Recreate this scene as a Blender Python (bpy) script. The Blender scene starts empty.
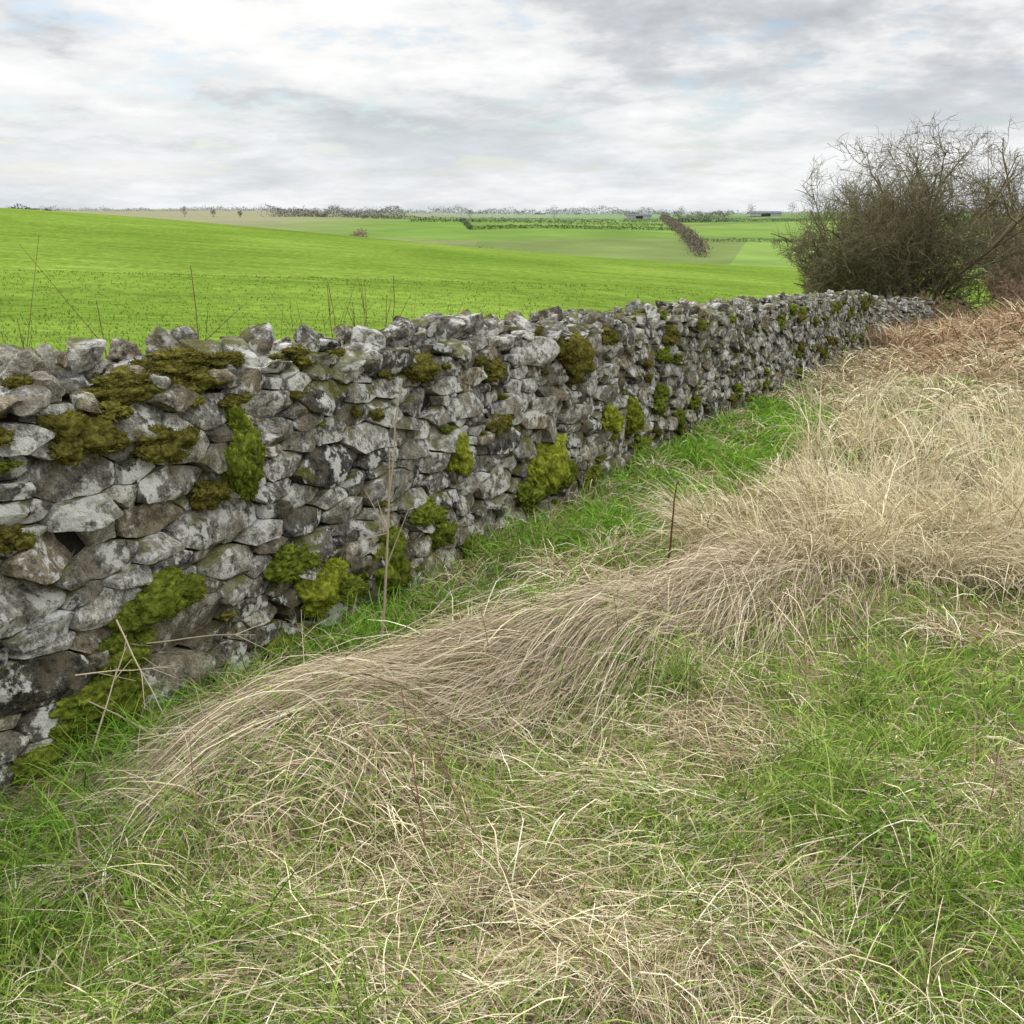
import bpy, math, random
import numpy as np
from mathutils import Vector
rng=np.random.default_rng(7); random.seed(7)
AX=np.array([.414,.9103]); AX=AX/np.linalg.norm(AX); NX=np.array([AX[1],-AX[0]]); D=2.46
def qs(x,y): return NX[0]*x+NX[1]*y+D, AX[0]*x+AX[1]*y
def wp(s,q=0.): # wall coords -> xy
    return AX[0]*s+NX[0]*(q-D), AX[1]*s+NX[1]*(q-D)
def sm(t):
    t=np.clip(t,0,1); return t*t*(3-2*t)
# ---------- noise
def _h(ix,iy,iz,seed):
    n=(ix*374761393+iy*668265263+iz*2147483647+seed*974634777)&0xffffffff
    n=((n^(n>>13))*1274126177)&0xffffffff
    n=((n^(n>>16))*2246822519)&0xffffffff
    return ((n^(n>>15))&0xffff)/32767.5-1
def vnoise(p,seed=0):
    f=np.floor(p); i=f.astype(np.int64); t=p-f; t=t*t*(3-2*t)
    x,y,z=i[...,0],i[...,1],i[...,2]; u,v,w=t[...,0],t[...,1],t[...,2]
    def L(a,b,k): return a+(b-a)*k
    c=[_h(x+a,y+b,z+d,seed) for d in(0,1) for b in(0,1) for a in(0,1)]
    return L(L(L(c[0],c[1],u),L(c[2],c[3],u),v),L(L(c[4],c[5],u),L(c[6],c[7],u),v),w)
def fbm(p,o=3,seed=0):
    r=0;a=1;
    for k in range(o): r=r+a*vnoise(p*2.03**k,seed+k*17); a*=.5
    return r
def n2(x,y,sc,seed=0,o=2): return fbm(np.stack([x*sc,y*sc,np.zeros_like(x)+.5],-1),o,seed)
# ---------- terrain
mounds=[(.02,3.45,43.,.72,.19,.24),(1.15,4.6,40,.4,.28,.13),(-.55,2.45,35,.35,.14,.07),(1.9,5.3,20,.6,.4,.10)]
for _ in range(70):
    r=math.exp(random.uniform(math.log(1.6),math.log(14))); a=math.radians(random.uniform(-40,50))
    x,y=r*math.sin(a),r*math.cos(a)
    if qs(x,y)[0]>.5: mounds.append((x,y,random.uniform(0,180),random.uniform(.12,.35),random.uniform(.1,.2),random.uniform(.03,.09)))
GS=.04; gx=np.arange(-6,14,GS); gy=np.arange(-1,16,GS); GXX,GYY=np.meshgrid(gx,gy); GM=np.zeros_like(GXX)
for mx,my,ro,sl,sc,h in mounds:
    c,sn=math.cos(math.radians(ro)),math.sin(math.radians(ro))
    dx,dy=GXX-mx,GYY-my; l=(dx*c+dy*sn)/sl; k=(-dx*sn+dy*c)/sc
    GM+=h*np.exp(-np.minimum(l*l+k*k,60)*.5)
GM*=np.clip(qs(GXX,GYY)[0]*3,0,1)
def mound(x,y):
    fx=np.clip((x+6)/GS,0,len(gx)-1.001); fy=np.clip((y+1)/GS,0,len(gy)-1.001)
    ix=fx.astype(int); iy=fy.astype(int); u=fx-ix; v=fy-iy
    return (GM[iy,ix]*(1-u)+GM[iy,ix+1]*u)*(1-v)+(GM[iy+1,ix]*(1-u)+GM[iy+1,ix+1]*u)*v
def gz(x,y):
    x=np.asarray(x,float);y=np.asarray(y,float)
    q,s=qs(x,y)
    zp=.09-.0574*s+.75*sm((q-.8)/4)*sm((s-13)/13)
    zF=-2.9-.072*x+.5*np.sin(x*.045+1)*np.sin(y*.03)
    w=sm((y-10)/115); z=zp*(1-w)+zF*w
    z=z+(1.0*np.exp(-((y-48-.25*x)/9)**2)-.7*np.exp(-((y-75-.3*x)/12)**2))*sm((-q-3)/10)
    zfar=-13+13.5*np.clip((y-340)/620,0,1)**.85+np.maximum(y-980,0)*.0012+.012*np.clip(-x-40,0,600)*sm((y-300)/400)+1.5*np.sin(x*.012+y*.004)+2.2*np.sin(x*.007-1)*np.sin(y*.0085)
    w2=sm((y-140)/170); z=z*(1-w2)+zfar*w2
    near=np.clip(1-np.hypot(x,y)/40,0,1)
    z=z+near*(.022*np.sin(x*3.1+y*1.3)+.02*np.sin(y*3.7-x*1.9+1)+.012*np.sin(x*7.3+2)*np.sin(y*6.1))
    return z+mound(x,y)
# ---------- mesh helpers
def mesh_np(name,V,F,mat,col=None,smooth=False):
    V=np.ascontiguousarray(V,dtype=np.float32).reshape(-1,3); 
    Fs=F if isinstance(F,list) else [F]
    me=bpy.data.meshes.new(name); me.vertices.add(len(V)); me.vertices.foreach_set('co',V.ravel())
    nl=sum(f.size for f in Fs); npol=sum(len(f) for f in Fs)
    me.loops.add(nl); me.polygons.add(npol)
    me.loops.foreach_set('vertex_index',np.concatenate([f.ravel() for f in Fs]).astype(np.int32))
    st=[];o=0
    for f in Fs:
        st.append(o+np.arange(len(f))*f.shape[1]); o+=f.size
    me.polygons.foreach_set('loop_start',np.concatenate(st).astype(np.int32))
    me.update(calc_edges=True)
    if smooth: me.polygons.foreach_set('use_smooth',np.ones(npol,bool))
    if col is not None:
        a=me.color_attributes.new('Col','FLOAT_COLOR','POINT')
        c=np.ones((len(V),4),np.float32); c[:,:3]=np.asarray(col).reshape(-1,3); a.data.foreach_set('color',c.ravel())
    ob=bpy.data.objects.new(name,me); bpy.context.scene.collection.objects.link(ob); me.materials.append(mat)
    return ob
class Rib:
    def __init__(s): s.V=[];s.F=[];s.C=[];s.n=0
    def add(s,P,W,col,side=None):
        N,K,_=P.shape
        T=P[:,-1]-P[:,0]; 
        if side is None:
            R=rng.normal(size=(N,3)); R[:,2]*=.6; side=np.cross(T,R)
        side=side/(np.linalg.norm(side,axis=1,keepdims=True)+1e-9)
        S=side[:,None,:]*W[:,:,None]*.5
        V=np.stack([P-S,P+S],2).reshape(-1,3)
        b=(np.arange(N)*K*2)[:,None]+np.arange(K-1)[None]*2
        F=np.stack([b,b+1,b+3,b+2],-1).reshape(-1,4)+s.n
        col=np.asarray(col)
        if col.ndim==2: col=np.repeat(col[:,None,:],K,1)
        C=np.repeat(col[:,:,None,:],2,2).reshape(-1,3)
        s.V.append(V);s.F.append(F);s.C.append(C);s.n+=len(V)
    def build(s,name,mat):
        return mesh_np(name,np.concatenate(s.V),np.concatenate(s.F),mat,np.concatenate(s.C))
def tubes(P,R,sides=4):
    N,K,_=P.shape
    T=np.gradient(P,axis=1); T/=np.linalg.norm(T,axis=2,keepdims=True)+1e-9
    up=np.array([.31,.22,.93]); A=np.cross(T,up); A/=np.linalg.norm(A,axis=2,keepdims=True)+1e-9; B=np.cross(T,A)
    an=np.arange(sides)/sides*2*np.pi
    V=P[:,:,None]+R[:,:,None,None]*(A[:,:,None]*np.cos(an)[None,None,:,None]+B[:,:,None]*np.sin(an)[None,None,:,None])
    b=(np.arange(N)*K*sides)[:,None,None]+(np.arange(K-1)*sides)[None,:,None]; j=np.arange(sides)[None,None]; j2=(j+1)%sides
    F=np.stack([b+j,b+j2,b+sides+j2,b+sides+j],-1).reshape(-1,4)
    return V.reshape(-1,3),F
# ---------- materials
def mk(nt,t,**k):
    n=nt.nodes.new(t)
    for a,b in k.items(): setattr(n,a,b)
    return n
def newmat(name):
    m=bpy.data.materials.new(name); m.use_nodes=True; nt=m.node_tree; nt.nodes.clear()
    return m,nt,lambda t,**k: mk(nt,t,**k)
def lk(nt,a,b): nt.links.new(a,b)
def ramp(nt,src,pts):
    r=nt.nodes.new('ShaderNodeValToRGB'); e=r.color_ramp.elements
    while len(e)<len(pts): e.new(.5)
    for i,(p,c) in enumerate(pts):
        e[i].position=p; e[i].color=(c,c,c,1) if not isinstance(c,tuple) else (*c,1)
    lk(nt,src,r.inputs[0]); return r.outputs[0]
def noise(nt,vec,scale,detail=4,rough=.55,dist=0):
    n=nt.nodes.new('ShaderNodeTexNoise'); n.inputs['Scale'].default_value=scale; n.inputs['Detail'].default_value=detail
    n.inputs['Roughness'].default_value=rough; n.inputs['Distortion'].default_value=dist
    if vec is not None: lk(nt,vec,n.inputs['Vector'])
    return n.outputs['Fac']
def mixc(nt,f,a,b,mode='MIX'):
    n=nt.nodes.new('ShaderNodeMix'); n.data_type='RGBA'; n.blend_type=mode
    for s,v in((0,f),(6,a),(7,b)):
        if isinstance(v,(int,float)): n.inputs[s].default_value=v
        elif isinstance(v,tuple): n.inputs[s].default_value=(*v,1)
        else: lk(nt,v,n.inputs[s])
    return n.outputs[2]
def math_(nt,op,a,b=None,clamp=False):
    n=nt.nodes.new('ShaderNodeMath'); n.operation=op; n.use_clamp=clamp
    for i,v in enumerate((a,b)):
        if v is None: continue
        if isinstance(v,(int,float)): n.inputs[i].default_value=v
        else: lk(nt,v,n.inputs[i])
    return n.outputs[0]
def blade_mat(name,trans=.3):
    m,nt,k=newmat(name)
    at=k('ShaderNodeVertexColor',layer_name='Col'); d=k('ShaderNodeBsdfDiffuse'); o=k('ShaderNodeOutputMaterial')
    lk(nt,at.outputs[0],d.inputs[0])
    if trans:
        t=k('ShaderNodeBsdfTranslucent'); mx=k('ShaderNodeMixShader'); mx.inputs[0].default_value=trans
        lk(nt,at.outputs[0],t.inputs[0]); lk(nt,d.outputs[0],mx.inputs[1]); lk(nt,t.outputs[0],mx.inputs[2]); lk(nt,mx.outputs[0],o.inputs[0])
    else: lk(nt,d.outputs[0],o.inputs[0])
    return m
def simple_mat(name,c1=None,c2=None,scale=5,bump=0.,var=(.65,1.25),det=2):
    m,nt,k=newmat(name); d=k('ShaderNodeBsdfDiffuse'); o=k('ShaderNodeOutputMaterial')
    g=k('ShaderNodeNewGeometry')
    nf=noise(nt,g.outputs['Position'],scale,det)
    if c1 is None:
        at=k('ShaderNodeVertexColor',layer_name='Col'); v=ramp(nt,nf,[(.3,var[0]),(.7,var[1])])
        lk(nt,mixc(nt,1.,at.outputs[0],v,'MULTIPLY'),d.inputs[0])
    else: lk(nt,mixc(nt,ramp(nt,nf,[(.35,0.),(.65,1.)]),c1,c2),d.inputs[0])
    if bump:
        b=k('ShaderNodeBump'); b.inputs['Distance'].default_value=bump; lk(nt,nf,b.inputs['Height']); lk(nt,b.outputs[0],d.inputs['Normal'])
    lk(nt,d.outputs[0],o.inputs[0]); return m
def stone_mat():
    m,nt,k=newmat('limestone'); g=k('ShaderNodeNewGeometry'); P=g.outputs['Position']
    at=k('ShaderNodeVertexColor',layer_name='Col')
    mid=noise(nt,P,20,5,.74); fine=noise(nt,P,120,2,.7); big=noise(nt,P,5.5,3,.68)
    c=mixc(nt,1.,at.outputs[0],ramp(nt,mid,[(.35,.26),(.5,.92),(.66,1.6)]),'MULTIPLY')
    c=mixc(nt,1.,c,ramp(nt,fine,[(.3,.55),(.65,1.3)]),'MULTIPLY')
    c=mixc(nt,ramp(nt,big,[(.37,.5),(.47,0.)]),c,(.15,.118,.07))
    lm=math_(nt,'ADD',math_(nt,'MULTIPLY',big,.7),math_(nt,'MULTIPLY',mid,.55))
    c=mixc(nt,ramp(nt,lm,[(.655,0.),(.70,.82)]),c,(.54,.53,.49))
    vor=k('ShaderNodeTexVoronoi'); vor.inputs['Scale'].default_value=24; lk(nt,P,vor.inputs['Vector'])
    sp_=ramp(nt,math_(nt,'ADD',vor.outputs['Distance'],math_(nt,'MULTIPLY',fine,.5)),[(.40,.8),(.50,0.)])
    c=mixc(nt,math_(nt,'MULTIPLY',sp_,ramp(nt,big,[(.46,0.),(.52,1.)])),c,(.50,.50,.46))
    sx=k('ShaderNodeSeparateXYZ'); lk(nt,g.outputs['Normal'],sx.inputs[0])
    mb=noise(nt,P,2.7,3,.7)
    up=math_(nt,'ADD',sx.outputs[2],math_(nt,'MULTIPLY',math_(nt,'SUBTRACT',mb,.5),5.))
    mf=math_(nt,'MULTIPLY',math_(nt,'SUBTRACT',up,.78,True),3.,True)
    c=mixc(nt,math_(nt,'MULTIPLY',mf,.8),c,mixc(nt,fine,(.05,.048,.012),(.15,.15,.035)))
    d=k('ShaderNodeBsdfDiffuse'); d.inputs['Roughness'].default_value=.6
    h=math_(nt,'ADD',mid,math_(nt,'MULTIPLY',fine,.35))
    b=k('ShaderNodeBump'); b.inputs['Distance'].default_value=.022; b.inputs['Strength'].default_value=1.; lk(nt,h,b.inputs['Height']); lk(nt,b.outputs[0],d.inputs['Normal'])
    lk(nt,c,d.inputs[0]); o=k('ShaderNodeOutputMaterial'); lk(nt,d.outputs[0],o.inputs[0]); return m
M_stone=stone_mat()
M_blade=blade_mat('grass_blade',.25); M_straw=blade_mat('dry_grass_blade',0)
M_field=blade_mat('crop_blade',.25)
M_moss=simple_mat('moss_cushion',scale=45,bump=.012,var=(.4,1.3)); M_mossf=blade_mat('moss_fuzz',0)
M_bark=blade_mat('twig_bark',0); M_hedge=blade_mat('hedge_twigs',0)
M_core=simple_mat('wall_gap_shade',c1=(.015,.013,.01),c2=(.035,.03,.024),scale=20)  # near-black core colour paints the shade in the gaps between stones

# ---------- ground (one sheet, verge / crop / far-field materials)
az=np.concatenate([np.arange(-62,62.01,.25),np.arange(66,298,4.)]); az=np.radians(az)
NR=470; rr=.35*(5000/.35)**(np.arange(NR)/(NR-1))
A,R=np.meshgrid(az,rr); X=R*np.sin(A); Y=R*np.cos(A); Z=gz(X,Y)
nA=len(az); i=np.arange(NR-1)[:,None]*nA; j=np.arange(nA)[None]; j2=(j+1)%nA
F=np.stack([i+j2,i+nA+j2,i+nA+j,i+j],-1).reshape(-1,4)
V=np.stack([X,Y,Z],-1).reshape(-1,3)
cidx=len(V); V=np.vstack([V,[0,0,float(gz(0,0))]])
F3=np.stack([np.full(nA,cidx),j2[0],j[0]],-1)
def gmat(name,fn):
    m,nt,k=newmat(name); g=k('ShaderNodeNewGeometry'); P=g.outputs['Position']
    c=fn(nt,k,P); d=k('ShaderNodeBsdfDiffuse'); lk(nt,c,d.inputs[0]); o=k('ShaderNodeOutputMaterial'); lk(nt,d.outputs[0],o.inputs[0]); return m
def f_verge(nt,k,P):
    a=ramp(nt,noise(nt,P,70,3,.8),[(.35,0.),(.68,1.)])
    return mixc(nt,ramp(nt,noise(nt,P,2.2,2,.6),[(.38,0.),(.58,.85)]),mixc(nt,a,(.055,.042,.022),(.30,.24,.13)),mixc(nt,a,(.022,.035,.01),(.12,.17,.035)))
def f_field(nt,k,P):
    fg=mixc(nt,ramp(nt,noise(nt,P,.05,3,.5),[(.35,0.),(.65,1.)]),(.108,.172,.024),(.158,.228,.038))
    fg=mixc(nt,1.,fg,ramp(nt,noise(nt,P,1.6,5,.75),[(.3,.60),(.7,1.24)]),'MULTIPLY')
    mp=k('ShaderNodeMapping'); mp.inputs['Scale'].default_value=(.25,2.,1); mp.inputs['Rotation'].default_value=(0,0,-.3); lk(nt,P,mp.inputs[0])
    return mixc(nt,1.,fg,ramp(nt,noise(nt,mp.outputs[0],.35,4,.6),[(.3,.76),(.7,1.14)]),'MULTIPLY')
def f_far(nt,k,P):
    sp=k('ShaderNodeSeparateXYZ'); lk(nt,P,sp.inputs[0])
    vo=k('ShaderNodeTexVoronoi'); mp2=k('ShaderNodeMapping'); mp2.inputs['Scale'].default_value=(.0065,.0062,.0); mp2.inputs['Rotation'].default_value=(0,0,.25); lk(nt,P,mp2.inputs[0]); lk(nt,mp2.outputs[0],vo.inputs['Vector']); vo.inputs['Scale'].default_value=1
    sc=k('ShaderNodeSeparateColor'); lk(nt,vo.outputs['Color'],sc.inputs[0])
    far=ramp(nt,sc.outputs[0],[(.0,(.10,.165,.035)),(.35,(.15,.22,.055)),(.6,(.12,.175,.06)),(.8,(.095,.15,.035)),(1.,(.19,.19,.10))])
    far=mixc(nt,1.,far,ramp(nt,noise(nt,P,.03,5,.6),[(.3,.8),(.7,1.15)]),'MULTIPLY')
    far=mixc(nt,ramp(nt,math_(nt,'DIVIDE',sp.outputs[1],3000.),[(.25,0.),(.6,.75)]),far,(.24,.28,.27))  # distance haze blended into the field colour
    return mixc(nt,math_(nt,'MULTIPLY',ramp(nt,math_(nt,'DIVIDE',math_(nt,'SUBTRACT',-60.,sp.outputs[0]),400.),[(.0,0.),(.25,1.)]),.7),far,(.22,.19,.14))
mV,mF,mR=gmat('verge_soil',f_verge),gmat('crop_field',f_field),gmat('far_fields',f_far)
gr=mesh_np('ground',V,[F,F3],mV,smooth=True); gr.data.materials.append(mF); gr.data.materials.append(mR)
cx=V[F].mean(1); qq=qs(cx[:,0],cx[:,1])[0]
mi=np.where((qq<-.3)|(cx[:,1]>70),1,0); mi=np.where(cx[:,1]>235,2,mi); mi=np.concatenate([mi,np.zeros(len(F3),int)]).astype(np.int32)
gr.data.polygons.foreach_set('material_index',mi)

# ---------- wall
SV=[];SF=[];SC=[];sn=0
def push(V,F,C):
    global sn
    SV.append(V);SF.append(F+sn);SC.append(C);sn+=len(V)
RADF=np.array([0,.2,.4,.6,.76,.88,.945,.975,.992,1.0,1.0]); 
DEPF=np.array([1,1,1,1,1,1,1,.985,.92,.65,-.9])
SB=np.array([[.26,.245,.21],[.16,.15,.13],[.35,.335,.295],[.25,.215,.16],[.09,.086,.076],[.42,.41,.37]])
def stonecol(n,h):
    return SB[rng.choice(6,n,p=[.26,.22,.18,.15,.12,.07])]*rng.uniform(.75,1.2,(n,1))
def pack(s0,s1,H,an):
    W=(s1-s0)/an+.4
    A=np.full((20000,2),1e6);Rr=np.zeros(20000);n_=0
    cells={}
    for rad,tries in((.078,.6),(.060,3.),(.044,9),(.033,26),(.024,40)):
        n=int(W*H/(rad*rad)*tries*.16)
        cand=np.stack([rng.uniform(s0/an-.2,s1/an+.2,n),rng.uniform(-.14,H+.03,n)],1); rr=rad*rng.uniform(.85,1.15,n)
        for (cx,cy),r in zip(cand.tolist(),rr.tolist()):
            ci=int(cx//.2); ok=True
            for kx in(ci-1,ci,ci+1):
                for (ax,ay,ar) in cells.get(kx,()):
                    if (ax-cx)**2+(ay-cy)**2<((ar+r)*.92)**2: ok=False;break
                if not ok: break
            if ok:
                cells.setdefault(ci,[]).append((cx,cy,r)); A[n_]=(cx,cy);Rr[n_]=r;n_+=1
    return A[:n_],Rr[:n_]
def face(s0,s1,fr,H,flip,hires):
    an=2.7
    Q,RR=pack(s0,s1,H,an); N=len(Q)
    pts=Q*np.array([an,1.]); dep=rng.uniform(.015,.085,N)
    sides=56 if hires else 20
    for i in range(N):
        if pts[i,0]<s0 or pts[i,0]>s1 or pts[i,1]>H: continue
        th=np.arange(sides)/sides*2*np.pi; dr=np.stack([np.cos(th)/an*1.5,np.sin(th)],1); dirs=dr/np.linalg.norm(dr,axis=1,keepdims=True)
        dd=Q-Q[i]; r2=(dd**2).sum(1); idx=np.argsort(r2)[1:18]
        dd=dd[idx]; L2=r2[idx]; L=np.sqrt(L2); nn=dd/L[:,None]; hd=np.maximum((L2+RR[i]**2-RR[idx]**2)/(2*L)-rng.uniform(.0008,.003),.009)
        nn=nn+rng.normal(0,.12,nn.shape); nn/=np.linalg.norm(nn,axis=1,keepdims=True)
        val=np.maximum(dirs@nn.T,0)/hd[None]
        val=np.concatenate([val,np.maximum(dirs[:,1:2],0)/max(H+.04-Q[i,1],.03)],1)
        r=1/np.max(val,axis=1)
        r=np.minimum(r,RR[i]*2.6)
        ex=dirs[:,0]*r*an; ey=dirs[:,1]*r
        rad=RADF if hires else RADF[[0,2,4,7,8,9,10]]; dp=DEPF if hires else DEPF[[0,2,4,7,8,9,10]]
        S=ex[None]*rad[1:,None]; Hh=ey[None]*rad[1:,None]
        Dd=np.repeat(dp[1:,None],sides,1)*dep[i]
        S=np.concatenate([[0],S.ravel()]);Hh=np.concatenate([[0],Hh.ravel()]);Dd=np.concatenate([[dep[i]],Dd.ravel()])
        front=np.clip(Dd/dep[i],0,1)
        Dd=Dd+front*(S*rng.normal(0,.18)+Hh*rng.normal(-.05,.38))
        pp=np.stack([S/an*1.3,Hh,Dd*1.6],1)
        for _ in range(5):
            v=rng.normal(size=3); v[2]=abs(v[2])*.8+.9; v/=np.linalg.norm(v)
            e=pp@v; c=np.max(e)*rng.uniform(.70,.93); pp-=np.maximum(e-c,0)[:,None]*np.array([0,0,1.])[None]/v[2]*.95
        S,Hh,Dd=pp[:,0]*an/1.3,pp[:,1],pp[:,2]/1.6
        Pn=np.stack([S+pts[i,0],Hh+pts[i,1],Dd],1)
        nz=fbm(Pn*16+i*3.1,4 if hires else 2,3)
        nz2=fbm(Pn*24+50+i*3.1,3 if hires else 2,9)
        nz3=fbm(Pn*24+90+i*3.1,2,11)
        Dd=Dd+nz*.008*(front+.2)
        S=pts[i,0]+S*(1+nz2*.045); h=pts[i,1]+Hh*(1+nz3*.07)
        q=Dd-.075*np.clip(h/H,0,1.2)
        if flip: q=-.62-q
        V=fr(S,h,q)
        nr=len(rad)-1
        a=1+(np.arange(nr-1)*sides)[:,None]; jj=np.arange(sides)[None]; j2=(jj+1)%sides
        F4=np.stack([a+jj,a+sides+jj,a+sides+j2,a+j2],-1).reshape(-1,4)
        t=np.arange(0,sides,2); cap=np.stack([np.zeros_like(t),1+t,1+(t+1)%sides,1+(t+2)%sides],-1)
        FF=np.vstack([F4,cap])
        if flip: FF=FF[:,::-1]
        cc=stonecol(1,0)
        if pts[i,1]<.35: cc=cc*np.array([.95,.92,.8])
        push(V,FF,np.repeat(cc,len(V),0))
def cubesphere(n):
    V=[];F=[];o=0
    g=np.linspace(-1,1,n+1)
    for ax in range(3):
        for sg in(-1,1):
            a,b=np.meshgrid(g,g); p=np.zeros((n+1,n+1,3)); p[...,ax]=sg; p[...,(ax+1)%3]=a; p[...,(ax+2)%3]=b*sg
            V.append(p.reshape(-1,3)); i=np.arange(n)[:,None]*(n+1)+np.arange(n)[None]
            F.append(np.stack([i,i+1,i+n+2,i+n+1],-1).reshape(-1,4)+o); o+=(n+1)**2
    V=np.concatenate(V); V=V/(np.abs(V)**8).sum(1,keepdims=True)**(1/8.)
    V=V*.78+.22*V/np.linalg.norm(V,axis=1,keepdims=True)*1.15
    return V,np.concatenate(F)
CS={n:cubesphere(n) for n in(4,7,12,16)}
def rock(c,size,n,rotz,tilt,cols,bw):
    V,F=CS[n]; V=V.copy()
    for _ in range(9):
        v=rng.normal(size=3); v[2]*=.5; v/=np.linalg.norm(v); e=V@v; cc=np.max(e)*rng.uniform(.5,.85); V-=np.maximum(e-cc,0)[:,None]*v
    V=V*np.array(size)/2
    sc=float(np.mean(size))
    V=V*(1+.06*fbm(V/sc*2.2+rng.uniform(0,99),3,4)[:,None])+.04*sc*np.stack([fbm(V/sc*4+k*9+rng.uniform(0,9),2,5) for k in range(3)],1)
    ct,st=math.cos(tilt),math.sin(tilt); V=V@np.array([[ct,0,st],[0,1,0],[-st,0,ct]]).T
    t2=rng.normal(0,.16); c2,s2=math.cos(t2),math.sin(t2); V=V@np.array([[1,0,0],[0,c2,-s2],[0,s2,c2]]).T
    cz,sz=math.cos(rotz+bw),math.sin(rotz+bw); V=V@np.array([[cz,-sz,0],[sz,cz,0],[0,0,1]]).T
    push(V+np.array(c),F,np.repeat(cols,len(V),0))
def base_plane(s): return .09-.0574*s
def fr_main(S,h,q):
    x,y=wp(S,q); return np.stack([x,y,base_plane(S)+h],1)
H=1.14
face(-1.2,9.,fr_main,H,False,True)
face(9.,27.2,fr_main,H,False,False)
face(-1.2,27.2,fr_main,H,True,False)
E0=np.array(wp(27.0,0.)); ddir=np.array([.78,.62]); ddir/=np.linalg.norm(ddir); dn=np.array([ddir[1],-ddir[0]])
def fr_end(S,h,q):
    x=E0[0]+ddir[0]*S+dn[0]*q; y=E0[1]+ddir[1]*S+dn[1]*q; return np.stack([x,y,base_plane(27.+S*.2)-.06*S+h],1)
face(0,3.2,fr_end,H-.1,False,False)
bw=math.atan2(AX[1],AX[0])
def coping(s0,s1,f,H,bw):
    s=s0
    while s<s1:
        dcam=max(s,1.5); n=16 if dcam<5 else (12 if dcam<8 else (7 if dcam<14 else 4))
        for row,(qq) in enumerate((-.10,-.22,-.35,-.48)):
            L=rng.choice([.10,.15,.2,.27])*rng.uniform(.85,1.15)
            c=f(np.array([s+rng.uniform(-.07,.07)]),np.array([H+rng.uniform(-.02,.045)]),np.array([qq+rng.uniform(-.04,.03)]))[0]
            rock(c,(L,rng.uniform(.11,.2),rng.uniform(.035,.085)),n,rng.normal(0,.6),rng.normal(0,.2),stonecol(1,0),bw)
        for _ in range(rng.integers(1,4)):
            c=f(np.array([s+rng.uniform(-.05,.05)]),np.array([H+rng.uniform(.05,.12)]),np.array([rng.uniform(-.46,-.09)]))[0]
            L=rng.uniform(.07,.2); rock(c,(L,L*rng.uniform(.5,.9),L*rng.uniform(.25,.6)),n if n<16 else 12,rng.uniform(0,3),rng.normal(0,.4),stonecol(1,0)*1.05,bw)
        s+=rng.uniform(.10,.16)
coping(-1.2,27.2,fr_main,H,bw)
coping(0,3.2,fr_end,H-.12,math.atan2(ddir[1],ddir[0]))
wall=mesh_np('dry_stone_wall',np.concatenate(SV),np.concatenate(SF),M_stone,np.concatenate(SC),smooth=True)
try: wall.data.set_sharp_from_angle(angle=math.radians(24))
except Exception as e: print('sharp',e)
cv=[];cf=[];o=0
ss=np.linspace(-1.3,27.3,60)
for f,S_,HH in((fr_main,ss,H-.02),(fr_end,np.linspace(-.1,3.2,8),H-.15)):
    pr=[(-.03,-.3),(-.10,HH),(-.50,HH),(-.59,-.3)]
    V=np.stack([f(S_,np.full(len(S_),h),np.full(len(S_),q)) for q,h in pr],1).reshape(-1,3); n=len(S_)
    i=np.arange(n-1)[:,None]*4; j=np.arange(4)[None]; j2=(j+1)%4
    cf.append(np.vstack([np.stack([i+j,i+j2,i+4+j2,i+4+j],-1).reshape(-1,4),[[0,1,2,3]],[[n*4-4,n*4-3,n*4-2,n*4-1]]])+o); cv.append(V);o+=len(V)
core=mesh_np('gap_shade_core',np.concatenate(cv),np.concatenate(cf),M_core); core.parent=wall  # dark backing behind the stones, gap shade is in its colour

# ---------- moss
MV=[];MF=[];MC=[];mn=0; fz=Rib()
Y1=(.27,.30,.035);Y2=(.165,.20,.028);BR=(.155,.14,.032)
moss=[(2.888,1.16,.42,.17,BR),(2.7,1.2,.34,.11,BR),(2.94,.88,.18,.28,Y2),(2.24,1.03,.28,.14,BR),(3.32,.23,.38,.2,Y1),(3.2,.38,.3,.13,Y2),(3.55,.16,.24,.14,Y2),(3.93,.22,.24,.32,Y2),(2.414,.44,.36,.17,Y2),(2.25,.30,.22,.14,Y2),
(4.67,.58,.2,.2,Y1),(5.85,.34,.5,.40,Y1),(5.6,.2,.34,.2,Y2),(6.15,.22,.3,.18,Y2),(7.23,.44,.32,.22,Y1),(7.65,.43,.28,.26,Y1),(6.55,.95,.36,.28,BR),(6.3,1.05,.34,.18,BR),(2.45,1.13,.34,.14,BR),(2.6,.96,.3,.14,BR),(4.35,1.08,.34,.17,BR),(2.11,.15,.4,.17,Y2),(1.9,.02,.4,.18,Y2),(2.2,.0,.34,.14,Y2),(1.9,.78,.18,.09,BR),
(4.3,.35,.3,.13,Y2),(4.45,.2,.24,.15,Y2),(5.2,.7,.22,.12,BR),(4.8,.05,.3,.12,Y2),(5.2,1.0,.2,.12,BR),(7.9,.15,.5,.16,Y2),(6.8,.1,.5,.16,Y2),(8.5,.5,.34,.2,Y2),(3.5,1.18,.24,.1,BR),(5.9,1.15,.34,.12,BR),(7.2,1.1,.4,.14,BR),(3.05,.02,.4,.14,Y2),(1.85,1.14,.28,.1,BR),(2.75,.75,.14,.1,BR),(3.9,.9,.12,.1,BR)]
for _ in range(55):
    moss.append((rng.uniform(8.5,27),rng.choice([rng.uniform(.05,.5),rng.uniform(.7,1.2)]),rng.uniform(.2,.45),rng.uniform(.1,.24),(Y2,Y2,BR)[rng.integers(0,3)]))
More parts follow.
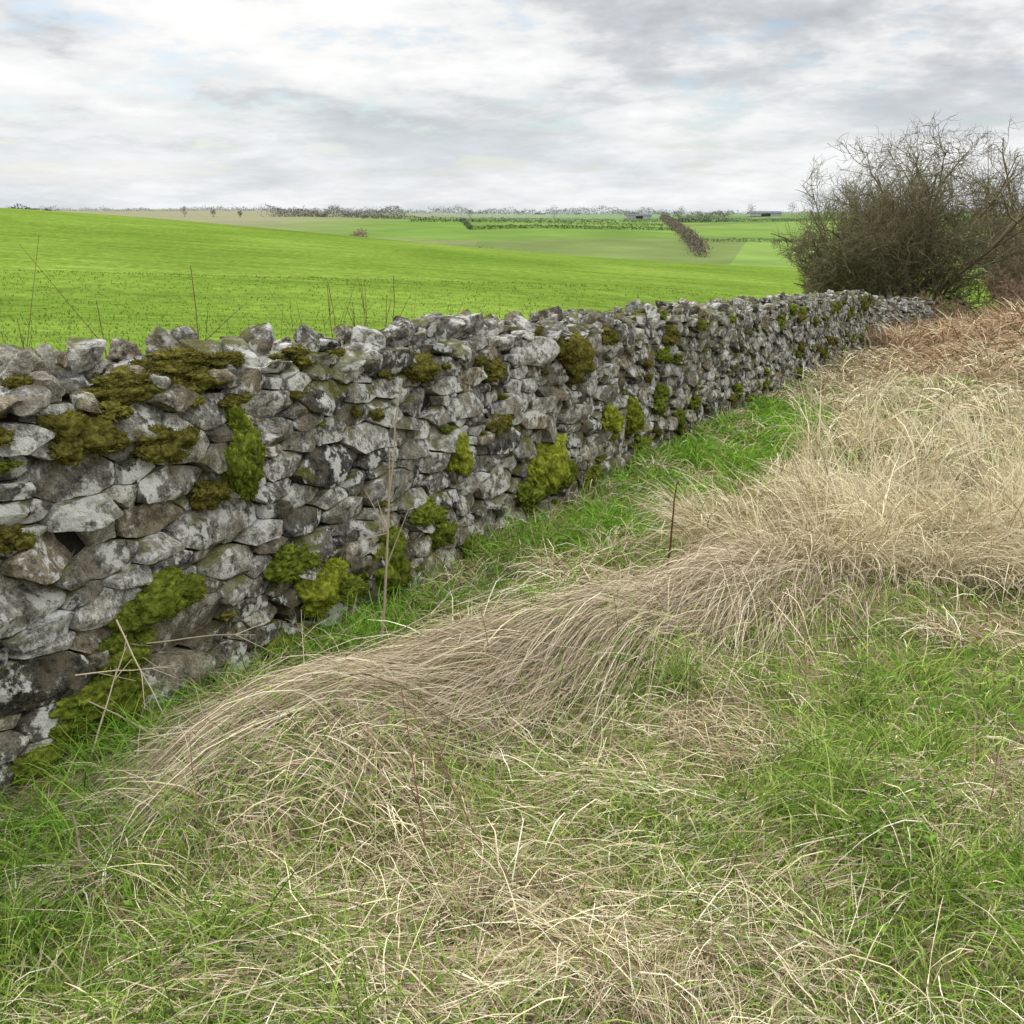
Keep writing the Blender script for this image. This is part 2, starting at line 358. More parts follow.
for _ in range(120):
    top=rng.random()<.45
    moss.append((rng.uniform(1.3,13),rng.uniform(1.05,1.2) if top else rng.uniform(.0,1.2),rng.uniform(.05,.16),rng.uniform(.02,.06),BR if top or rng.random()<.5 else Y2))
for _ in range(14): moss.append((rng.uniform(25,27.2),rng.uniform(.9,1.2),.5,.2,(Y2,BR)[rng.integers(0,2)]))
for s,h,w,hh,c in moss:
    near=s<9; nd=1 if w<.13 else (7 if near else 3)
    for kdx in range(nd):
        V0,F0=CS[16 if near and w>.13 else 7]; U=V0/np.linalg.norm(V0,axis=1,keepdims=True)
        if kdx==0: ls,lh,ww,wh=s,h,w*.72,hh*.72
        else:
            a=rng.uniform(0,6.28); ls=s+math.cos(a)*w*.38;lh=h+math.sin(a)*hh*.36; f=rng.uniform(.22,.58); ww,wh=w*f,hh*f*1.1
        o_=rng.uniform(0,90); lump=np.abs(vnoise(U*4.5+o_,3)); l2=np.abs(vnoise(U*9+o_,5))
        rad=1+.42*fbm(U*1.5+o_,2,8)+.26*(lump-.3)+.16*(l2-.3)
        dpt=min(ww,wh)*.38+.014
        loc=U*rad[:,None]*np.array([ww/2,wh/2,dpt])
        qc=.045-.075*lh/H
        if lh>1.1: loc=loc[:,[0,2,1]]*np.array([1,.6,1.]); qc-=.06
        S=ls+loc[:,0]; Hh=lh+loc[:,1]-.15*np.maximum(loc[:,2],0); Q_=qc+loc[:,2]
        V=fr_main(S,Hh,Q_)
        b=.55+.6*np.clip((lump*.7+l2*.3),0,1)
        cc=np.array(c)*rng.uniform(.7,1.12)
        MV.append(V);MF.append(F0+mn);mn+=len(V);MC.append(cc[None]*b[:,None])
        nf=int((28000 if near else 3500)*ww*(wh+.03)); idx=rng.integers(0,len(V),nf)
        cen=V.mean(0); dd=V[idx]-cen; dd/=np.linalg.norm(dd,axis=1,keepdims=True); dd+=rng.normal(0,.45,dd.shape)
        p0=V[idx]+rng.normal(0,ww*.02,dd.shape)-dd*.002; ln=rng.uniform(.005,.014,(nf,1))*(1 if near else 2)
        P=np.stack([p0,p0+dd*ln],1)
        fz.add(P,np.stack([np.full(nf,.0038),np.full(nf,.001)],1)*(1 if near else 3),np.clip(cc[None]*b[idx][:,None]*rng.uniform(.5,1.7,(nf,1)),0,1))
ms=mesh_np('moss',np.concatenate(MV),np.concatenate(MF),M_moss,np.concatenate(MC),smooth=True)
f=fz.build('moss_fuzz',M_mossf); f.parent=ms

# ---------- grass
ST=np.array([[.66,.56,.37],[.74,.64,.40],[.56,.47,.31],[.36,.27,.17],[.78,.72,.52],[.17,.115,.07]])
GR=np.array([[.20,.33,.045],[.27,.41,.065],[.13,.22,.035],[.40,.49,.12],[.085,.15,.025]])
def pick(pal,n,p=None): return np.clip(pal[rng.choice(len(pal),n,p=p)]*rng.uniform(.7,1.15,(n,1)),0,.85)
def blades(rib,x,y,L,e0,e1,az,w,col,K=6,wander=.15,drape=None,z0=0.):
    N=len(x); P=np.zeros((N,K,3)); P[:,0,0]=x;P[:,0,1]=y; P[:,0,2]=gz(x,y)-.005+z0
    a=az.copy(); st=L/(K-1)
    for k in range(1,K):
        e=e0+(e1-e0)*((k-1)/max(K-2,1))
        a=a+rng.normal(0,wander,N)
        P[:,k,0]=P[:,k-1,0]+st*np.cos(e)*np.cos(a);P[:,k,1]=P[:,k-1,1]+st*np.cos(e)*np.sin(a);P[:,k,2]=P[:,k-1,2]+st*np.sin(e)
    q,_=qs(P[...,0],P[...,1]); push_=np.where((q<.09)&(q>-.2),.09-q,0)
    P[...,0]+=push_*NX[0];P[...,1]+=push_*NX[1]
    G=gz(P[:,1:,0],P[:,1:,1])
    lift=rng.uniform(.003,.05,(N,1)) if drape is None else drape[:,None]
    if drape is not None:
        t=np.linspace(0,1,K)[None,1:]; P[:,1:,2]=G+lift*np.clip(np.sin(t*2.6+.2),.1,1)*rng.uniform(.7,1.2,(N,1))
    else: P[:,1:,2]=np.maximum(P[:,1:,2],G+lift)
    t=np.linspace(0,1,K)[None]; W=w[:,None]*(1-.8*t**1.6)
    rib.add(P,W,col)
def polar(n,r0,r1,a0=-46,a1=50):
    r=np.exp(rng.uniform(math.log(r0),math.log(r1),n)); a=np.radians(rng.uniform(a0,a1,n)); return r*np.sin(a),r*np.cos(a),r
def strawness(x,y):
    q,s=qs(x,y); v=.42+.72*n2(x,y,1.3,31)+.34*n2(x,y,4.5,8)
    v+= .5*np.clip((q-1.1)/.6,0,1)*np.clip((s-4.8)/1.5,0,1)
    v-= .75*np.clip(1-(q-.3)/1.,0,1)*np.clip((s-3.)/1.,0,1)*np.clip((12-s)/4,0,1)
    v-= .25*np.clip(1-q/.6,0,1)
    v-= .5*np.exp(-(((x-1.6)/.5)**2+((y-3.4)/.6)**2)) 
    v-= .45*np.exp(-(((x+1.1)/.6)**2+((y-2.0)/.5)**2))
    v-= .4*np.exp(-(((x-1.1)/.45)**2+((y-2.2)/.45)**2))
    v+= .3*np.clip((s-14)/4,0,1)
    return v
flow=lambda x,y: math.radians(-150)+1.7*n2(x,y,1.2,77)+1.1*n2(x,y,4.,78)
g=Rib(); st=Rib()
def turf(n,r0,r1,wd=.0038,L0=.05,L1=.16):
    x,y,r=polar(n,r0,r1); q,s=qs(x,y); sv=strawness(x,y); kp=(q>.07)&(rng.random(len(x))<np.clip(1.3-sv,.25,1)); x,y,r=x[kp],y[kp],r[kp]; q=q[kp];n=len(x)
    fresh=np.clip(1-(q-.1)/.9,0,1)
    L=rng.uniform(L0,L1,n)*(1+.5*fresh); col=pick(GR,n,[.26,.25,.17,.2,.12])
    yel=rng.random(n)<.14; col[yel]=pick(ST,yel.sum())
    blades(g,x,y,L,np.radians(rng.uniform(30,88,n)),np.radians(rng.uniform(-35,60,n)),rng.uniform(0,6.28,n),wd*np.maximum(1,r/2.8)*rng.uniform(.6,1.3,n),col,4,.25)
turf(110000,1.2,26); turf(22000,1.2,3.6,.004,.03,.10)
def mat(n,r0,r1,L1=.32):
    x,y,r=polar(n,r0,r1); q,s=qs(x,y); sv=strawness(x,y); kp=(q>.1)&(rng.random(len(x))<np.clip(sv*1.2,.15,1)); x,y,r=x[kp],y[kp],r[kp];n=len(x)
    L=rng.uniform(.06,L1,n); col=pick(ST,n,[.24,.22,.2,.14,.15,.05])
    blades(st,x,y,L,np.radians(rng.uniform(0,50,n)),np.radians(rng.uniform(-50,5,n)),flow(x,y)+rng.normal(0,.6,n),.0028*np.maximum(1,r/3)*rng.uniform(.5,1.4,n),col,5,.22)
mat(75000,1.2,26); mat(20000,1.2,3.8,.2)
def swath(n,p0,p1,wid,L0,L1,dr,cols,azj=.10,curve=0.,p=None):
    t=rng.uniform(-.05,1,n); l=rng.normal(0,wid,n)*(1-.35*np.clip(t,0,1))
    d=np.array(p1)-np.array(p0); Ld=np.linalg.norm(d); u=d/Ld; v=np.array([-u[1],u[0]])
    cv=curve*np.sin(t*np.pi)
    x=p0[0]+d[0]*t+v[0]*(l+cv); y=p0[1]+d[1]*t+v[1]*(l+cv)
    a=math.atan2(u[1],u[0])+curve*np.cos(t*np.pi)*3.1/Ld+rng.normal(0,azj,n)+l*.35
    a+= .42*n2(x,y,6,12)+.15*n2(x,y,20,13)
    lf=np.abs(rng.normal(0,dr,n))+.004
    blades(st,x,y,rng.uniform(L0,L1,n),np.zeros(n),np.zeros(n),a,.0027*rng.uniform(.5,1.3,n)*np.maximum(1,np.hypot(x,y)/4),pick(cols,n,p),7,.06,lf)
SW=np.array([[.56,.46,.32],[.65,.56,.40],[.45,.36,.25],[.25,.18,.125],[.73,.65,.48],[.13,.09,.06]]); pw=[.26,.25,.2,.11,.13,.05]
swath(9500,(1.1,4.6),(-.72,2.8),.15,.35,.85,.055,SW,.13,.10,pw)
swath(1500,(.3,3.8),(-.8,2.5),.10,.3,.6,.03,SW,.2,0,pw)
swath(2600,(1.9,5.3),(.9,4.3),.22,.35,.8,.08,SW,.4,0,pw)
swath(1000,(-.3,2.5),(-1.5,2.7),.10,.25,.5,.03,SW,.3,0,pw)
swath(1200,(.9,2.6),(-.5,1.75),.14,.2,.5,.03,ST,.5,.1)
swath(1000,(1.9,3.0),(.6,2.1),.14,.2,.45,.03,ST,.5,.1)
swath(800,(.2,2.2),(-.9,1.6),.12,.2,.45,.03,ST,.5,.05)
swath(1200,(.55,4.95),(.15,4.3),.14,.25,.5,.07,ST,.5,0)
def tuss(cx,cy,n,L0,L1,azb,spread,e0a,e0b,e1a,e1b,rad,pal,rib=None,wsc=1.,p=None):
    x=cx+rng.normal(0,rad,n);y=cy+rng.normal(0,rad,n); k=qs(x,y)[0]>.08; x,y=x[k],y[k];n=len(x)
    if n==0:return
    r=math.hypot(cx,cy)
    blades(rib or st,x,y,rng.uniform(L0,L1,n),np.radians(rng.uniform(e0a,e0b,n)),np.radians(rng.uniform(e1a,e1b,n)),azb+rng.normal(0,spread,n),.0029*wsc*max(1,r/3.2)*rng.uniform(.5,1.4,n),pick(pal,n,p)*rng.uniform(.82,1.08),5,.12)
pst=[.26,.24,.2,.11,.17,.02]
for _ in range(125):
    q=rng.uniform(1.3,4.4); s=4.8+abs(rng.normal(0,4.4)); x,y=wp(s,q)
    if y<4.6 or (q<1.6 and s<6): continue
    r=math.hypot(x,y)
    tuss(x,y,int(rng.uniform(90,190)*min(1,7/r)),.18,.42+.4*(rng.random()<.35),rng.uniform(0,6.28),1.1,55,90,-60,80,rng.uniform(.05,.11),ST,None,1.,pst)
    if rng.random()<.4: tuss(x+.2,y-.15,60,.12,.3,rng.uniform(0,6),2,50,88,-30,50,.1,GR,g,1.3)
for _ in range(34):
    x=rng.uniform(1.0,3.3); y=rng.uniform(4.7,6.4)
    if qs(x,y)[0]<1.05: continue
    tuss(x,y,140,.25,.62,math.radians(-140)+rng.normal(0,.8),.8,45,88,-75,50,.07,ST,None,1.,pst)
for _ in range(110):
    x,y,r=polar(1,1.5,9); x,y,r=x[0],y[0],r[0]
    if qs(x,y)[0]<.45: continue
    if strawness(np.array([x]),np.array([y]))[0]<.4: 
        tuss(x,y,100,.10,.28,rng.uniform(0,6),1.8,50,88,-30,45,.05,GR,g,1.3)
    else: tuss(x,y,110,.12,.34,rng.uniform(-3.9,-1.2),1.2,30,80,-60,10,.045,ST)
LG=np.array([[.18,.37,.035],[.24,.44,.05],[.12,.25,.03],[.33,.46,.08]])
for _ in range(170):
    s=rng.uniform(1.2,12.5); q=rng.uniform(.1,1.1 if s>4 else .45); x,y=wp(s,q)
    tuss(x,y,70,.10,.27,rng.uniform(0,6),2,50,88,-40,50,.07,LG,g,1.5)
for _ in range(120):
    s=rng.uniform(2.,26); q=rng.uniform(.12,.8) if s<12 else rng.uniform(.12,1.5); x,y=wp(s,q)
    tuss(x,y,45,.12,.36,rng.uniform(0,6),2,30,85,-60,20,.06,ST,None,.9)
tuss(.25,4.75,220,.25,.5,0,3,40,80,-70,-10,.07,ST); tuss(.55,5.1,180,.25,.45,0,3,40,80,-70,-10,.07,ST); tuss(1.1,6.3,200,.3,.5,0,3,40,80,-70,-10,.09,ST)
tuss(-1.06,2.12,160,.12,.3,-2.2,.7,20,70,-70,-10,.035,SW*.8)
BK=np.array([[.34,.21,.125],[.44,.29,.18],[.24,.14,.08],[.52,.40,.26]])
for _ in range(210):
    s=rng.uniform(16,30); q=rng.uniform(1.2,9); x,y=wp(s,q)
    tuss(x,y,50,.25,.7,rng.uniform(0,6),2,20,75,-70,20,.22,BK,None,.9)
for _ in range(60):
    s=rng.uniform(25,29.5); q=rng.uniform(.3,4); x,y=wp(s,q)
    tuss(x,y,50,.5,1.1,rng.uniform(0,6),2,45,88,-50,40,.25,np.vstack([BK,BK,ST[:3]]),None,1.)
for _ in range(130):
    s=rng.uniform(12,24); q=rng.uniform(.3,5); x,y=wp(s,q)
    tuss(x,y,40,.25,.6,rng.uniform(0,6),2,20,75,-70,20,.18,ST,None,.9)
g.build('green_grass',M_blade); st.build('dry_grass',M_straw)
cr=Rib(); x,y,r=polar(52000,4.5,60,-50,40); q,s=qs(x,y); kp=(q<-.75); x,y,r=x[kp],y[kp],r[kp];n=len(x)
CP=np.array([[.14,.21,.03],[.20,.28,.045],[.10,.155,.022]])
blades(cr,x,y,rng.uniform(.05,.10,n),np.radians(rng.uniform(55,88,n)),np.radians(rng.uniform(-10,60,n)),rng.uniform(0,6.28,n),.005*np.maximum(1,r/5),pick(CP,n),3,.2)
cr.build('crop_field_grass',M_field)

# ---------- broad leaves (low herbs)
lf=Rib()
def herb(cx,cy,n,rad,size):
    x=cx+rng.normal(0,rad,n);y=cy+rng.normal(0,rad,n); z=gz(x,y)+rng.uniform(.02,.07,n)
    a=rng.uniform(0,6.28,n); d=np.stack([np.cos(a),np.sin(a),rng.uniform(-.3,.5,n)],1)*(size*rng.uniform(.6,1.3,n))[:,None]
    c=np.stack([x,y,z],1); P=np.stack([c,c+d*.3,c+d*.65,c+d],1); P[:,3,2]-=size*.25
    W=np.outer(size*rng.uniform(.5,.8,n),[.1,1,.85,.05])
    lf.add(P,W,pick(np.array([[.12,.24,.03],[.17,.30,.04],[.09,.18,.03]]),n),np.cross(d,np.array([0,0,1.])+rng.normal(0,.35,(n,3))))
for cx,cy,n,rd,sz in((1.0,2.34,110,.1,.022),(1.15,2.6,70,.1,.022),(-1.04,1.98,50,.06,.024),(-1.2,2.25,40,.08,.022),(1.6,3.2,50,.15,.026),(.75,1.95,40,.07,.02),(1.35,2.1,40,.1,.022),(-.2,1.8,20,.05,.018),(1.9,3.9,40,.15,.026),(-.75,3.2,40,.08,.024)):
    herb(cx,cy,n,rd,sz)
lf.build('broadleaf_weeds',M_blade)

# ---------- dead stems
def stems(name,lines,col,r0=.004,sidet=0):
    V_=[];F_=[];C_=[];o=0
    for (a,b) in lines:
        a=np.array(a,float);b=np.array(b,float);K=9;t=np.linspace(0,1,K)[:,None]
        L=np.linalg.norm(b-a); P=a+(b-a)*t+np.cumsum(rng.normal(0,L*.008,(K,3)),0)
        sets=[(P,r0)]
        for _ in range(sidet):
            k=rng.integers(2,K-1); dv=(b-a)/L+rng.normal(0,.55,3); l=L*rng.uniform(.06,.22)
            sets.append((P[k]+dv*l*t*np.array([1,1,1]),r0*.5))
        for Q,r in sets:
            v,f=tubes(Q[None],(r*(1-.6*t[:,0]))[None],5); V_.append(v);F_.append(f+o);o+=len(v);C_.append(np.tile(np.array(col)*rng.uniform(.8,1.2),(len(v),1)))
    return mesh_np(name,np.concatenate(V_),np.concatenate(F_),M_bark,np.concatenate(C_),smooth=True)
stems('dead_stalk',[((-.54,3.707,-.12),(-.45,3.8,1.0))],(.30,.25,.18),.0065,5)
stems('dead_stalk',[((.741,4.54,-.2),(.80,4.6,.42))],(.12,.06,.035),.0075,3)
stems('dead_stalk',[((-.21,2.05,-.03),(-.29,2.25,.53)),((-.05,2.3,-.02),(-.29,2.4,.42))],(.17,.11,.07),.0032,5)
stems('dead_stalk',[((-1.065,2.157,-.03),(-1.09,2.18,.22)),((-1.05,2.17,-.03),(-1.2,2.0,.05))],(.36,.29,.2),.007,3)
stems('bramble_twigs',[((-1.15,3.0,-.0),(-.7,2.9,.16)),((-1.5,2.9,.25),(-.95,2.75,.05)),((-1.3,2.75,.05),(-1.25,3.0,.35)),((-1.4,3.0,.3),(-.9,3.3,.22)),((-1.25,2.95,.42),(-1.05,2.85,.0)),((-1.5,2.8,.3),(-1.1,2.95,.25)),((-.9,3.0,.12),(-.1,3.55,.3))],(.45,.38,.27),.0035,4)
stems('bramble_twigs',[((1.25,1.9,-.02),(1.5,2.4,.3)),((1.5,2.0,0),(1.15,2.3,.28)),((1.1,2.1,0),(1.6,2.5,.2)),((1.4,2.2,0),(1.3,2.6,.33)),((1.2,2.5,0),(1.7,2.7,.3))],(.25,.18,.14),.0022,6)
L=[]
for _ in range(90):
    x,y,r=polar(1,1.8,14); x,y=x[0],y[0]
    if qs(x,y)[0]<.5: continue
    z=float(gz(x,y)); h=rng.uniform(.25,.65) if r[0]>4 else rng.uniform(.12,.28); L.append(((x,y,z-.02),(x+rng.normal(0,.12),y+rng.normal(0,.12),z+h)))
stems('dry_weed_stems',L,(.28,.19,.12),.0024,2)
stems('field_sapling',[((-1.5,5.0,-.15),(-1.60,5.,1.46))],(.14,.09,.06),.005,4)
stems('field_sapling',[((-1.60,4.0,-.1),(-1.64,4.,1.33)),((-1.87,4.0,-.1),(-1.90,4.,1.27))],(.14,.09,.06),.0035,9)
stems('field_weeds',[((-1.0+.02*i,6.5,-.25),(-1.12+.055*i,6.5+rng.normal(0,.1),1.24+rng.uniform(-.14,.06))) for i in range(7)],(.13,.08,.05),.0045,5)
L=[]
for _ in range(14):
    s=rng.uniform(2.5,9); x,y=wp(s,rng.uniform(-1.6,-.75)); b=float(base_plane(s)); L.append(((x,y,b),(x+rng.normal(0,.08),y,b+rng.uniform(1.2,1.35))))
stems('field_weeds',L,(.15,.10,.06),.003,5)

# ---------- bushes
def bush(name,cx,cy,Hh,Rx,col,nst=16,dens=1.,seed=1,lean=0.):
    rg=np.random.default_rng(seed); z0=float(gz(cx,cy))-.1
    lev={0:[],1:[],2:[],3:[],4:[]}
    K=5
    cz=Hh*.54; rz=Hh*.49
    def inside(p): return (p[0]/Rx)**2+(p[1]/Rx)**2+((p[2]-cz)/rz)**2<1.0+.22*math.sin(p[0]*2.3+seed)*math.sin(p[2]*2.1+p[1])
    def grow(p,d,L,r,lv):
        P=[p]; 
        for k in range(K-1):
            d=d+rg.normal(0,.16+.05*lv,3)+np.array([0,0,.05 if lv<2 else .02]); d/=np.linalg.norm(d)
            q=P[-1]+d*L/(K-1)
            if lv>0 and not inside(q) and q[2]>.8: L*=.5; q=P[-1]+d*L/(K-1)
            P.append(q)
        P=np.array(P); lev[lv].append((P,r))
        if lv==4: return
        nc={0:8,1:6,2:5,3:5}[lv]*dens; nc=int(nc)+(rg.random()<nc%1)
        for _ in range(nc):
            t=rg.uniform(.2 if lv==0 else .1,1)*(K-1); i=min(int(t),K-2); pp=P[i]+(P[i+1]-P[i])*(t-i)
            dd=(P[i+1]-P[i]); dd/=np.linalg.norm(dd)+1e-9; dd=dd+rg.normal(0,.66,3); dd/=np.linalg.norm(dd)
            if not inside(pp+dd*.15): continue
            grow(pp,dd,L0[lv+1]*rg.uniform(.6,1.2),r*.5,lv+1)
    L0=[Hh*.7,Hh*.3,Hh*.19,Hh*.12,Hh*.075]
    for i in range(nst):
        a=i/nst*6.28*2+rg.normal(0,.2); tl=rg.uniform(.1,1.15); d=np.array([math.cos(a)*tl+lean,math.sin(a)*tl,1.]); d/=np.linalg.norm(d)
        grow(np.array([math.cos(a)*.35,math.sin(a)*.35,0.]),d,L0[0]*rg.uniform(.75,1.15),.045*Hh/5,0)
    V_=[];F_=[];C_=[];o=0
    for lv,b in lev.items():
        if not b: continue
        P=np.array([p for p,_ in b])+np.array([cx,cy,z0]); r=np.array([max(q,.0065) for _,q in b])
        R=r[:,None]*np.linspace(1,.45,K)[None]
        v,f=tubes(P,R,5 if lv<2 else 3); V_.append(v);F_.append(f+o);o+=len(v)
        c=np.array(col)*rg.uniform(.6,1.35,(len(P),1)); C_.append(np.repeat(c,K*(5 if lv<2 else 3),0))
    return mesh_np(name,np.concatenate(V_),np.concatenate(F_),M_bark,np.concatenate(C_))
bush('hawthorn_bush',11.8,31.,6.35,3.8,(.165,.145,.085),20,.98,3,-.1)
bush('hawthorn_bush',16.6,31.5,4.6,2.6,(.21,.17,.12),12,.83,5)
bush('bare_tree',20.,38.,7.3,3.8,(.16,.135,.09),11,.78,6)
bush('bramble_bush',14.2,28.,2.0,2.0,(.25,.175,.12),14,.8,8)
bush('bramble_bush',11.4,28.,1.5,1.6,(.26,.19,.12),13,.78,11)
bush('bramble_bush',17.5,29.,2.3,2.4,(.25,.18,.13),13,.8,9)
bush('bare_tree',25.,42.,7.,4.,(.17,.14,.10),9,.75,12)

# ---------- distant hedges & trees (masses)
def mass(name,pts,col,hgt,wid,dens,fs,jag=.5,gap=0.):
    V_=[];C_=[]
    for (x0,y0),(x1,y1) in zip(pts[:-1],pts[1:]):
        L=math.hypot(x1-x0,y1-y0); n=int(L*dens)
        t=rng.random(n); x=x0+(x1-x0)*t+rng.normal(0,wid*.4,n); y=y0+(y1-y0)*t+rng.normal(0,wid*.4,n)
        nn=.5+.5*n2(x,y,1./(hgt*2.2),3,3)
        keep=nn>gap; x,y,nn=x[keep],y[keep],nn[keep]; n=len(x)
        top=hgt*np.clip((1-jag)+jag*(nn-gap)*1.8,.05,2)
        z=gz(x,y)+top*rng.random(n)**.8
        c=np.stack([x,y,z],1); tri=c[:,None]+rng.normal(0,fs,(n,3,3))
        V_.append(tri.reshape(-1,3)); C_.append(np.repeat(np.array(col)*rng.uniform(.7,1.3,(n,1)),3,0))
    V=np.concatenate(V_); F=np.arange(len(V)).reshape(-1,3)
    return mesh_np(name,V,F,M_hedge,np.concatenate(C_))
mass('hedgerow',[(135,930),(99,640),(80,480),(62,340)],(.15,.13,.10),3.4,4,34,.25,.4)
mass('hedgerow',[(-110,770),(0,790),(118,800)],(.12,.14,.09),2.6,1.5,22,.3,.4,.05)
mass('hedgerow',[(120,800),(320,760)],(.11,.13,.08),2.6,1.5,22,.3,.4,.1)
mass('hedgerow',[(-20,500),(10,530),(88,560)],(.09,.12,.06),1.8,1.5,26,.25,.2)
mass('hedgerow',[(-60,620),(20,650),(95,655)],(.10,.13,.07),2.,1.5,24,.25,.3,.1)
mass('hedgerow',[(70,430),(200,470)],(.10,.13,.07),1.4,1.5,22,.2,.3)
mass('hedgerow',[(-20,500),(-34,700)],(.10,.12,.07),1.5,1.5,20,.25,.3)
mass('hedgerow',[(-40,330),(-24,318),(-10,322)],(.22,.20,.16),6.,4,90,.22,.8,.15)
mass('hedgerow',[(-62,430),(-52,300)],(.24,.19,.14),4.,3,40,.25,.4)
mass('distant_tree_row',[(-900,1500),(-400,1450),(-100,1300)],(.30,.31,.30),7,8,12,.5,.9,.3)  # tree colour lightened to carry distance haze
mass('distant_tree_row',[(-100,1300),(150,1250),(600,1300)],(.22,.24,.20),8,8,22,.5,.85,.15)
mass('distant_tree_row',[(-190,820),(-130,840),(-85,830)],(.20,.195,.175),10,8,80,.35,.9,.1)
mass('distant_tree_row',[(-335,640),(-285,650)],(.11,.11,.105),9,8,80,.4,.7,.05)
mass('distant_tree_row',[(120,790),(165,800)],(.15,.15,.12),8,6,60,.35,.9,.15)
mass('distant_tree_row',[(-2200,2600),(0,2500),(2200,2600)],(.38,.42,.44),9,20,5,1.2,.8,.25)  # pale bluish colour has the horizon haze painted in
for xx,yy,h in((40,1000,13),(150,930,10),(205,900,11),(-40,1000,9),(235,880,12),(-250,800,8),(-228,800,6),(-205,790,5)):
    n=260; U=rng.normal(size=(n,3)); U/=np.linalg.norm(U,axis=1,keepdims=True); U*=rng.random((n,1))**.5*np.array([h*.38,h*.38,h*.4])
    c=U+np.array([xx,yy,float(gz(xx,yy))+h*.6]); tr=np.array([[[xx+a,yy,float(gz(xx,yy))],[xx+a+.25,yy,float(gz(xx,yy))],[xx+a*3,yy,float(gz(xx,yy))+h*.6]] for a in(-.3,0,.3)])
    tri=np.concatenate([c[:,None]+rng.normal(0,.28,(n,3,3)),tr]); V=tri.reshape(-1,3)
    mesh_np('distant_tree',V,np.arange(len(V)).reshape(-1,3),M_hedge,np.tile([.2,.2,.18],(len(V),1)))
def barn(x,y,w,d,h,rot):
    z=float(gz(x,y)); V=[];hw,hd=w/2,d/2
    pts=[(-hw,-hd,0),(hw,-hd,0),(hw,hd,0),(-hw,hd,0),(-hw,-hd,h),(hw,-hd,h),(hw,hd,h),(-hw,hd,h),(-hw,0,h*1.45),(hw,0,h*1.45)]
    c,s=math.cos(rot),math.sin(rot); V=np.array([(x+a*c-b*s,y+a*s+b*c,z+e) for a,b,e in pts])
    e=bpy.data.objects.new('barn',None); bpy.context.scene.collection.objects.link(e)
    w_=mesh_np('walls',V,[np.array([[0,1,5,4],[2,3,7,6],[1,2,6,5],[3,0,4,7]]),np.array([[5,6,9],[7,4,8]])],simple_mat('barn_wall',c1=(.30,.30,.29),c2=(.4,.39,.37),scale=.4))
    o=.4; r=[(-hw-o,-hd-o,h-.1),(hw+o,-hd-o,h-.1),(hw+o,0,h*1.45+.12),(-hw-o,0,h*1.45+.12),(-hw-o,hd+o,h-.1),(hw+o,hd+o,h-.1)]
    R=np.array([(x+a*c-b*s,y+a*s+b*c,z+e2) for a,b,e2 in r])
    r_=mesh_np('roof',R,np.array([[0,1,2,3],[3,2,5,4]]),simple_mat('barn_roof',c1=(.09,.1,.11),c2=(.14,.15,.16),scale=.3))
    dz=[(-hw*.3,-hd-.05,0),(hw*.3,-hd-.05,0),(hw*.3,-hd-.05,h*.8),(-hw*.3,-hd-.05,h*.8)]
    d_=mesh_np('door',np.array([(x+a*c-b*s,y+a*s+b*c,z+e2) for a,b,e2 in dz]),np.array([[0,1,2,3]]),simple_mat('barn_door',c1=(.04,.04,.04),c2=(.07,.06,.05),scale=.5))
    for q in(w_,r_,d_): q.parent=e
barn(112,930,22,10,2.6,.1); barn(215,890,26,10,2.8,-.1)

# ---------- world
w=bpy.data.worlds.new("World"); bpy.context.scene.world=w; w.use_nodes=True; nt=w.node_tree; nt.nodes.clear()
SE,SR=math.radians(52),math.radians(-35)
sky=mk(nt,'ShaderNodeTexSky',sky_type='NISHITA'); sky.sun_disc=False; sky.sun_elevation=SE; sky.sun_rotation=SR
tc=mk(nt,'ShaderNodeTexCoord'); sp=mk(nt,'ShaderNodeSeparateXYZ'); lk(nt,tc.outputs['Generated'],sp.inputs[0])
z=math_(nt,'ADD',math_(nt,'MAXIMUM',sp.outputs[2],0.),.19)
cb=mk(nt,'ShaderNodeCombineXYZ'); lk(nt,math_(nt,'DIVIDE',sp.outputs[0],z),cb.inputs[0]); lk(nt,math_(nt,'DIVIDE',sp.outputs[1],z),cb.inputs[1]); cb.inputs[2].default_value=3.7
cv=cb.outputs[0]
n3=noise(nt,cv,1.15,6,.60)
n1=noise(nt,cv,3.6,4,.6)
el=ramp(nt,sp.outputs[2],[(.0,0.),(.05,.1),(.12,.85),(.2,1.),(.6,0.)])
cl=ramp(nt,n3,[(.41,(1.03,1.03,1.02)),(.50,(.90,.91,.915)),(.565,(.66,.68,.71)),(.65,(.50,.525,.565))])
clb=ramp(nt,n3,[(.38,(.95,.96,.965)),(.5,(.86,.885,.90)),(.62,(.74,.785,.82))])
cc=mixc(nt,el,clb,cl)
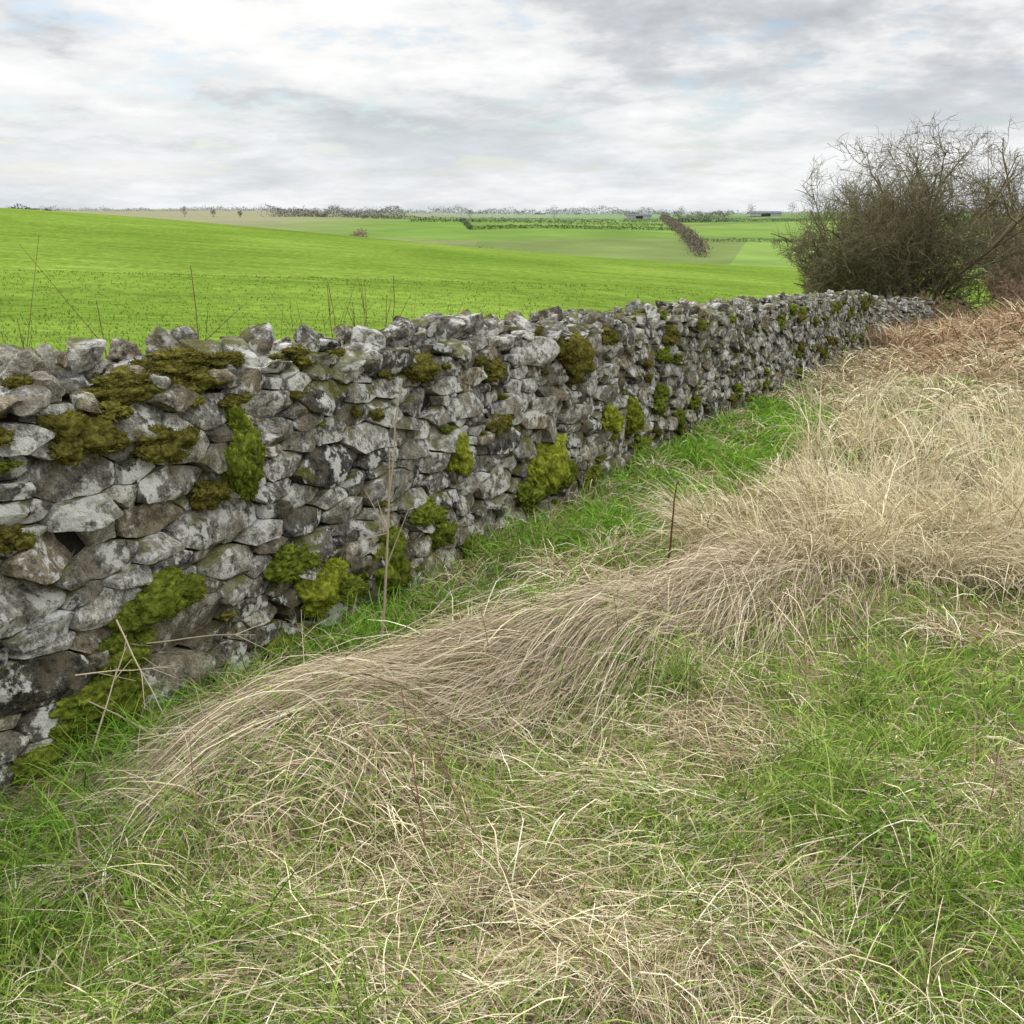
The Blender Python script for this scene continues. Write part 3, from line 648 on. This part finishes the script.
cc=mixc(nt,1.,cc,ramp(nt,n1,[(.3,1.07),(.7,.88)]),'MULTIPLY')
gain=mk(nt,'ShaderNodeMapRange'); lk(nt,sp.outputs[2],gain.inputs[0]); gain.inputs[1].default_value=.2; gain.inputs[2].default_value=.6; gain.inputs[3].default_value=1.; gain.inputs[4].default_value=2.9
vm=mk(nt,'ShaderNodeVectorMath',operation='SCALE'); lk(nt,cc,vm.inputs[0]); lk(nt,gain.outputs[0],vm.inputs['Scale'])
bg1=mk(nt,'ShaderNodeBackground'); lk(nt,vm.outputs[0],bg1.inputs[0]); bg1.inputs[1].default_value=.98
bg2=mk(nt,'ShaderNodeBackground'); lk(nt,sky.outputs[0],bg2.inputs[0]); bg2.inputs[1].default_value=.12
gap=math_(nt,'MAXIMUM',ramp(nt,n1,[(.53,1.),(.66,.4)]),ramp(nt,sp.outputs[2],[(.03,1.),(.07,0.)]))
ms_=mk(nt,'ShaderNodeMixShader'); lk(nt,gap,ms_.inputs[0]); lk(nt,bg2.outputs[0],ms_.inputs[1]); lk(nt,bg1.outputs[0],ms_.inputs[2])
o=mk(nt,'ShaderNodeOutputWorld'); lk(nt,ms_.outputs[0],o.inputs[0])
sl=bpy.data.lights.new('sun','SUN'); sl.energy=1.5; sl.angle=math.radians(10); sl.color=(1,.96,.9); sl.energy=1.9
so=bpy.data.objects.new('sun',sl); bpy.context.scene.collection.objects.link(so)
dv=Vector((math.sin(SR)*math.cos(SE),math.cos(SR)*math.cos(SE),math.sin(SE))); so.rotation_euler=dv.to_track_quat('Z','Y').to_euler()
cam=bpy.data.cameras.new('camera'); co=bpy.data.objects.new('camera',cam); bpy.context.scene.collection.objects.link(co)
co.location=(0,0,1.65); co.rotation_euler=(math.radians(90-16.5),0,0); cam.sensor_width=36; cam.lens=35.33; cam.clip_end=8000; cam.clip_start=.05
sc_=bpy.context.scene; sc_.camera=co; sc_.view_settings.view_transform='Standard'; sc_.view_settings.look='None'; sc_.view_settings.exposure=0
